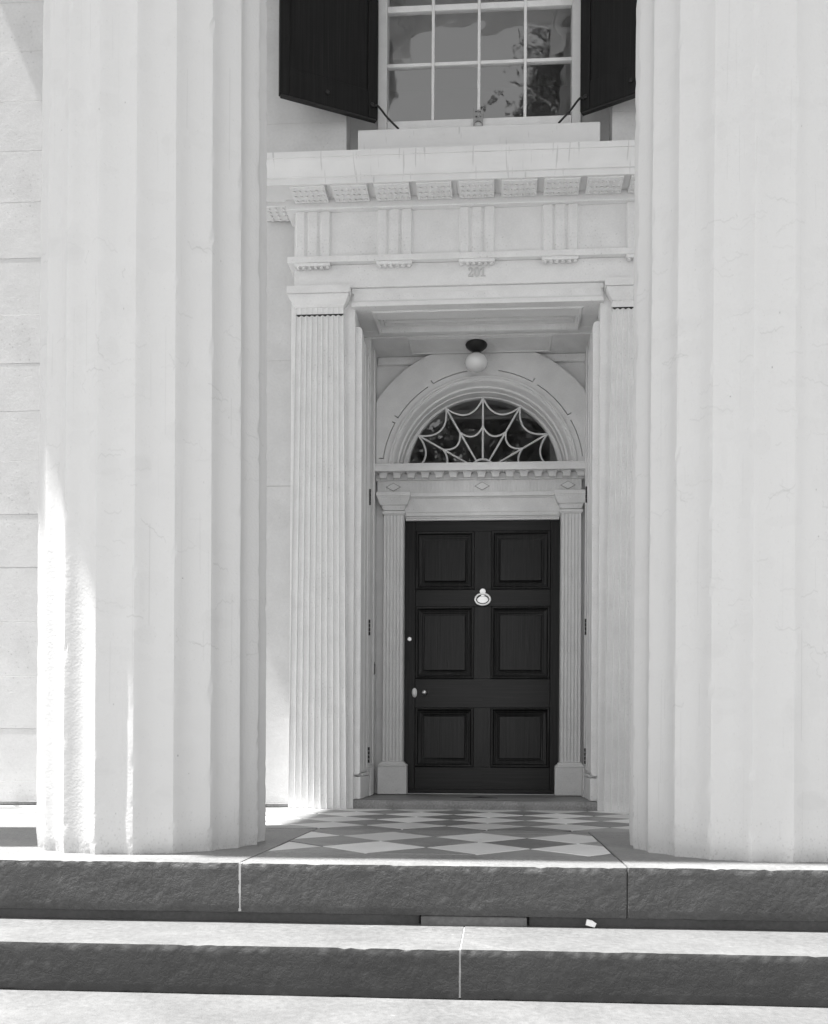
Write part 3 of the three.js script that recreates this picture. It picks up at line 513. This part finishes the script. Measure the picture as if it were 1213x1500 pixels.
// ------------------------------------------------------------------ fanlight
const fan = thing('fanlight', 'half round fanlight with spider web glazing bars over the door', 'fanlight', [DX, 0, 0]);
{
  const zf = -1.0, R = 0.6, YF = 2.614;
  mesh('frame', arc(0, YF, [[0.71, -1.04], [0.71, zf + 0.012], [R + 0.012, zf + 0.014], [R, zf + 0.004], [R, -1.04]], 0, Math.PI, 64), M.trimInner, fan);
  const pane = new THREE.Shape(); pane.moveTo(0.615, YF); pane.absarc(0, YF, 0.615, 0, Math.PI, false); pane.closePath();
  const gg = new THREE.ShapeGeometry(pane, 48); gg.translate(0, -YF, 0); gg.rotateX(-0.015); gg.translate(0, YF, zf - 0.008); mesh('glass', boxUV(gg), M.fanGlass, fan);
  const P = (r, deg) => V(r * Math.sin(deg * Math.PI / 180), YF + 0.012 + r * Math.cos(deg * Math.PI / 180), zf);
  for (const a of [-60, -30, 0, 30, 60]) mesh('spoke', tube([P(0.10, a), P(0.35, a), P(R - 0.012, a)], 0.0082, 8, 8), M.joinery, fan);
  const swag = (r, a0, a1, sagTo) => { const c = []; for (let k = 0; k <= 8; k++) { const t = k / 8, e = P(r, a0).lerp(P(r, a1), t), m = P(sagTo, (a0 + a1) / 2), base = P(r, a0).lerp(P(r, a1), 0.5); c.push(e.add(m.sub(base).multiplyScalar(4 * t * (1 - t)))); } return tube(c, 0.0076, 24, 8); };
  for (let a = -90; a < 90; a += 30) { mesh('outer_swag', swag(R - 0.01, a, a + 30, 0.475), M.joinery, fan); mesh('inner_swag', swag(0.365, a, a + 30, 0.295), M.joinery, fan); }
  mesh('hub', tube([...Array(13)].map((_, k) => P(0.10, -90 + k * 15)), 0.010, 24, 8), M.joinery, fan);
}

// ------------------------------------------------------------------ door
const door = thing('front_door', 'dark varnished six panel front door with brass knocker', 'door', [0.035, 0, 0]);
{
  const z = -0.905, D = M.door;
  mesh('core', bx(-0.625, 0.625, 0.07, 2.235, z - 0.045, z - 0.022, 0), D, door);
  const rows = [[0.278, 0.745], [0.972, 1.541], [1.675, 2.131]];
  for (const s of [-1, 1]) mesh('stile', bx(s < 0 ? -0.625 : 0.53, s < 0 ? -0.53 : 0.625, 0.07, 2.235, z - 0.022, z, 0.002), D, door);
  for (const [y0, y1] of [[0.07, 0.278], [0.745, 0.972], [1.541, 1.675], [2.131, 2.235]]) mesh('rail', bx(-0.5285, 0.5285, y0, y1, z - 0.022, z - 0.0004, 0.002), M.doorRail, door);
  for (const [y0, y1] of rows) {
    mesh('muntin', bx(-0.066, 0.066, y0 + 0.0005, y1 - 0.0005, z - 0.022, z - 0.0008, 0.002), D, door);
    for (const s of [-1, 1]) {
      const x0 = s < 0 ? -0.528 : 0.068, x1 = s < 0 ? -0.068 : 0.528, m = 0.07;
      const p = mesh('panel', bx(x0 + m - 0.002, x1 - m + 0.002, y0 + m - 0.002, y1 - m + 0.002, z - 0.022, z - 0.004, 0.004), D, door);
      mesh('moulding', sweep([V(x0, y0, z), V(x1, y0, z), V(x1, y1, z), V(x0, y1, z)], Z, [[0.004, -0.002], [0.002, 0.008], [-0.006, 0.014], [-0.016, 0.012], [-0.024, 0.004], [-0.026, -0.002], [-0.036, -0.006], [-0.046, -0.014], [-0.05, -0.014], [-0.054, -0.018], [-0.07, -0.021]], { closed: true, crease: 0.7 }), D, p);
    }
  }
  mesh('weather_strip', bx(-0.6, 0.6, 0.072, 0.104, z, z + 0.022, 0.005), M.doorRail, door);
  // knocker
  const kz = z + 0.004, ring = [...Array(33)].map((_, k) => V(0.059 * Math.cos(k / 32 * 2 * Math.PI), 1.593 + 0.044 * Math.sin(k / 32 * 2 * Math.PI), kz + 0.014));
  const ov = (rx, ry, cy, d0, z0) => { const s = new THREE.Shape(); s.absellipse(0, cy, rx, ry, 0, Math.PI * 2); const g = new THREE.ExtrudeGeometry(s, { depth: d0, bevelEnabled: true, bevelSize: 0.004, bevelThickness: 0.004, bevelSegments: 3, curveSegments: 28 }); g.translate(0, 0, z0); return boxUV(g); };
  const kn = mesh('knocker', ov(0.040, 0.025, 1.592, 0.005, kz), M.brass, door);
  mesh('knocker_ring', tube(ring, 0.0085, 48, 10), M.brass, kn);
  mesh('knocker_mount', join([ov(0.020, 0.020, 1.655, 0.012, kz), ov(0.014, 0.02, 1.636, 0.01, kz)]), M.brass, kn);
  const back = mesh('knocker_plate', ov(0.055, 0.040, 1.593, 0.001, z - 0.003), mat(0.05, 0.5, { metalness: 0.6 }), kn);
  // knob, oval rose, small knob and keyhole
  const rose = mesh('door_knob', ov(0.016, 0.033, 0.862, 0.004, z + 0.001), M.china, door); rose.position.x = -0.534; rose.userData = { label: 'white oval knob of the dark door' };
  const bulb = new THREE.SphereGeometry(1, 24, 16); bulb.scale(0.017, 0.034, 0.018); bulb.translate(0, 0.862, z + 0.03); mesh('knob_face', boxUV(bulb), M.china, rose);
  const small = new THREE.SphereGeometry(0.019, 20, 14); small.translate(0, 0.862, z + 0.045); const sk = mesh('small_knob', boxUV(small), M.brass, door); sk.position.x = -0.452;
  const stem = new THREE.CylinderGeometry(0.008, 0.014, 0.035, 14); stem.rotateX(Math.PI / 2); stem.translate(0, 0.862, z + 0.016); mesh('stem', boxUV(stem), M.brass, sk);
  const key = mesh('lock_cylinder', ov(0.0125, 0.0125, 1.285, 0.006, z), M.brass, door); key.position.x = -0.575;
}

// ------------------------------------------------------------------ lamp under the soffit
{
  const l = thing('ceiling_lamp', 'round white glass lamp on a black mount above the door', 'lamp', [-0.018, SOF, -0.65]);
  mesh('mount', lathe([[0.0, 0.004], [0.078, 0.004], [0.083, -0.006], [0.078, -0.02], [0.055, -0.04], [0.032, -0.052], [0.028, -0.06], [0.045, -0.075], [0.052, -0.088], [0.0, -0.088]], 40), M.iron, l);
  mesh('globe', lathe([[0.0, -0.078], [0.05, -0.08], [0.07, -0.094], [0.085, -0.118], [0.088, -0.142], [0.08, -0.168], [0.06, -0.19], [0.034, -0.203], [0.0, -0.207]], 48), M.opal, l);
}

// ------------------------------------------------------------------ upper window
const win = thing('sash_window', 'white many paned sash window above the entrance', 'window');
{
  const zg = -0.30, HB = 4.94, pw = 0.3305, ph = 0.405, nr = 4;
  mesh('wall_reveal', join([bx(-0.93, -0.72, 4.2, 6.75, -0.44, -0.315, 0), bx(0.72, 0.93, 4.2, 6.75, -0.44, -0.315, 0), bx(-0.93, 0.93, 6.62, 6.75, -0.44, -0.315, 0)]), M.wall, win);
  for (const s of [-1, 1]) mesh('casing', bx(s < 0 ? -0.725 : 0.662, s < 0 ? -0.662 : 0.725, 4.78, 6.66, -0.42, zg + 0.03, 0.004), M.joinery, win);
  mesh('sill', bx(-0.848, 0.848, 4.32, 4.782, -0.44, -0.142, 0.006), M.trimStained, win);
  mesh('bottom_rail', bx(-0.66, 0.66, 4.785, HB, -0.36, zg + 0.01, 0.004), M.joinery, win);
  mesh('top_rail', bx(-0.66, 0.66, HB + nr * ph, HB + nr * ph + 0.06, -0.36, zg + 0.01, 0.004), M.joinery, win);
  for (let i = 0; i < 4; i++) for (let j = 0; j < nr; j++) {
    const g = new THREE.PlaneGeometry(pw - 0.008, ph - 0.008); g.rotateY(rr(-0.002, 0.002)); g.rotateX(rr(-0.0015, 0.0015)); g.translate(-0.661 + (i + 0.5) * pw, HB + (j + 0.5) * ph, zg - 0.012);
    mesh('pane', boxUV(g), M.glass, win);
  }
  for (let i = 1; i < 4; i++) mesh('muntin', bx(-0.661 + i * pw - 0.0105, -0.661 + i * pw + 0.0105, HB, HB + nr * ph, zg - 0.03, zg + 0.008, 0.004), M.joinery, win);
  for (let j = 1; j < nr; j++) for (let i = 0; i < 4; i++) mesh('muntin', bx(-0.661 + i * pw + (i ? 0.0105 : 0), -0.661 + (i + 1) * pw - (i < 3 ? 0.0105 : 0), HB + j * ph - (j === 2 ? 0.022 : 0.012), HB + j * ph + (j === 2 ? 0.022 : 0.012), zg - 0.03, zg + 0.006, 0.004), M.joinery, win);
  // metal catch on the bottom rail, in front of the middle bar
  const c = new THREE.Shape(); c.moveTo(-0.035, 0); c.lineTo(0.035, 0); c.lineTo(0.035, 0.14); c.lineTo(0.024, 0.125); c.lineTo(-0.024, 0.125); c.lineTo(-0.035, 0.14); c.closePath();
  const h = new THREE.Path(); h.moveTo(0.026, 0.012); h.lineTo(0.026, 0.022); h.absarc(0, 0.022, 0.026, 0, Math.PI, false); h.lineTo(-0.026, 0.012); h.closePath(); c.holes.push(h);
  const h2 = new THREE.Path(); h2.moveTo(-0.02, 0.07); h2.lineTo(-0.004, 0.07); h2.lineTo(-0.004, 0.115); h2.lineTo(-0.02, 0.115); h2.closePath(); c.holes.push(h2);
  const h3 = new THREE.Path(); h3.moveTo(0.004, 0.07); h3.lineTo(0.02, 0.07); h3.lineTo(0.02, 0.115); h3.lineTo(0.004, 0.115); h3.closePath(); c.holes.push(h3);
  const g = extr(c, 0.012, zg + 0.014); g.translate(-0.004, 4.865, 0); mesh('window_catch', g, M.steel, win);
}
for (const s of [-1, 1]) {
  const sh = thing('window_shutter', s < 0 ? 'dark shutter hinged open beside the window, leaf reflections on the far panes from it' : 'dark shutter hinged open beside the panes reflecting leaves', 'shutter', [s * 0.722, 4.845, -0.165], 'window shutters');
  sh.rotation.y = s < 0 ? Math.PI + THREE.MathUtils.degToRad(24.5) : -THREE.MathUtils.degToRad(24.5);
  const w = 0.69, h = 1.72, t = 0.038, f = s;                     // runs along +x from the hinge; on the knob side it is turned round
  const zz = s < 0 ? [-t, 0] : [0, t];
  for (const [x0, x1] of [[0, 0.07], [w - 0.07, w]]) mesh('stile', bx(x0, x1, 0, h, ...zz, 0.004), M.shutter, sh);
  for (const [y0, y1] of [[0.0, 0.19], [0.86, 0.98], [h - 0.12, h]]) mesh('rail', bx(0.0702, w - 0.0702, y0 + 0.0004, y1 - 0.0004, zz[0] + 0.0006, zz[1] - 0.0006, 0.003), M.shutter, sh);
  for (const [y0, y1] of [[0.19, 0.86], [0.98, h - 0.12]]) mesh('panel', bx(0.0702, w - 0.0702, y0, y1, zz[0] + 0.012, zz[1] - 0.012, 0.003), M.shutter, sh);
  const out = s < 0 ? -t - 0.004 : t + 0.004;
  const boltAt = x => { const g = new THREE.SphereGeometry(0.015, 12, 8); g.scale(1, 1, 0.6); g.translate(x, 0.09, out); return boxUV(g); };
  mesh('bolt', boltAt(0.36), M.iron, sh); mesh('bolt', boltAt(0.04), M.iron, sh);
  mesh('drip_strip', bx(0.01, w - 0.01, -0.012, 0.0, zz[0] + 0.002, zz[1] - 0.004, 0.002), M.iron, sh);
  sh.updateMatrixWorld(); const L = v => sh.worldToLocal(v);
  mesh('stay_rod', tube([L(V(s * 0.735, 4.92, -0.115)), L(V(s * 0.712, 4.935, -0.12)), L(V(s * 0.64, 4.86, -0.135)), L(V(s * 0.56, 4.785, -0.15))], 0.0075, 24, 8), M.iron, sh);
}

// ------------------------------------------------------------------ a scrap of paper on the step
{
  const s = new THREE.Shape(); s.moveTo(-0.017, 0.0); s.lineTo(0.012, -0.004); s.lineTo(0.017, 0.008); s.lineTo(0.002, 0.016); s.lineTo(-0.015, 0.018); s.closePath();
  const g = new THREE.ExtrudeGeometry(s, { depth: 0.006, bevelEnabled: true, bevelSize: 0.002, bevelThickness: 0.002, bevelSegments: 1 });
  const o = mesh('paper_scrap', boxUV(g), M.paper, scene); o.position.set(0.50, -0.213, 2.85); o.rotation.set(-0.35, 0.1, -0.1);
  o.userData = { label: 'small white scrap lying under the edge of the top step', category: 'litter' };
}

// ------------------------------------------------------------------ trees across the pavement: the glass mirrors them
function tree(label, x, z, h, crowns, leaves, s0) {
  seed = s0; const t = thing('street_tree', label, 'tree', [x, -0.72, z], 'trees facing the house');
  const limbs = [], top = V(0, h * 0.62, 0);
  const trunk = tube([V(0, 0, 0), V(0.1, h * 0.2, 0.05), V(-0.05, h * 0.42, 0.1), top], 0.28, 20, 10); mesh('trunk', trunk, M.bark, t);
  const pos = [], quad = (c, r) => { const a = V(rr(-1, 1), rr(-0.6, 0.6), rr(-1, 1)).normalize(), b = V(rr(-1, 1), rr(-1, 1), rr(-1, 1)).cross(a).normalize(); const p = [c.clone().addScaledVector(a, r), c.clone().addScaledVector(b, r * 0.55), c.clone().addScaledVector(a, -r), c.clone().addScaledVector(b, -r * 0.55)]; for (const k of [0, 1, 2, 0, 2, 3]) pos.push(p[k].x, p[k].y, p[k].z); };
  for (const [cx, cy, cz, rx, ry] of crowns) {
    const c = V(cx, cy, cz), from = V(0, h * rr(0.32, 0.55), 0);
    limbs.push(tube([from, from.clone().lerp(c, 0.5).add(V(0, 0.5, 0)), c], 0.09, 10, 6));
    const clumps = [...Array(26)].map(() => { const d = V(rr(-1, 1), rr(-1, 1), rr(-1, 1)).normalize().multiplyScalar(Math.cbrt(rr(0.15, 1))); return V(cx + d.x * rx, cy + d.y * ry, cz + d.z * rx); });
    for (const q of clumps) { limbs.push(tube([c, c.clone().lerp(q, 0.55).add(V(0, 0.12, 0)), q], 0.02, 6, 4)); for (let k = 0; k < leaves / 26 / crowns.length; k++) { const d = V(rr(-1, 1), rr(-0.7, 0.7), rr(-1, 1)).multiplyScalar(rr(0.2, 0.75)); quad(q.clone().add(d), rr(0.07, 0.15)); } }
  }
  mesh('limb', join(limbs), M.bark, t);
  const g = new THREE.BufferGeometry(); g.setAttribute('position', new THREE.Float32BufferAttribute(pos, 3)); g.computeVertexNormals();
  mesh('crown', boxUV(g), M.leaf, t);
}
tree('tall leafy tree whose branch tips show in the window panes', 5.2, 14.2, 16, [[-3.3, 16.3, 0, 1.5, 1.1], [-2.2, 15.2, 0.3, 1.6, 1.2], [-1, 12.6, 0.6, 2.2, 1.8], [0.6, 15.6, 0, 2.4, 2], [2, 12, -0.4, 2.6, 2.2], [-0.5, 10, 0.5, 2.4, 1.8], [1.6, 8.6, 0, 2.3, 1.6]], 16000, 11);
tree('lower spreading tree mirrored dimly in the fanlight', -1.5, 16.5, 13, [[-2.6, 10.6, 0, 2.3, 2], [0.4, 11.6, 0.4, 2.4, 2], [3, 10.6, 0, 2.5, 2.1], [0.6, 8.8, -0.4, 2.6, 1.8], [-1.8, 8.2, 0, 2, 1.6], [1.6, 10.2, -0.6, 2.2, 1.8]], 15000, 23);

scene.traverse(o => { if (o.isMesh) { o.castShadow = o.receiveShadow = true; } });
renderer.render(scene, camera);
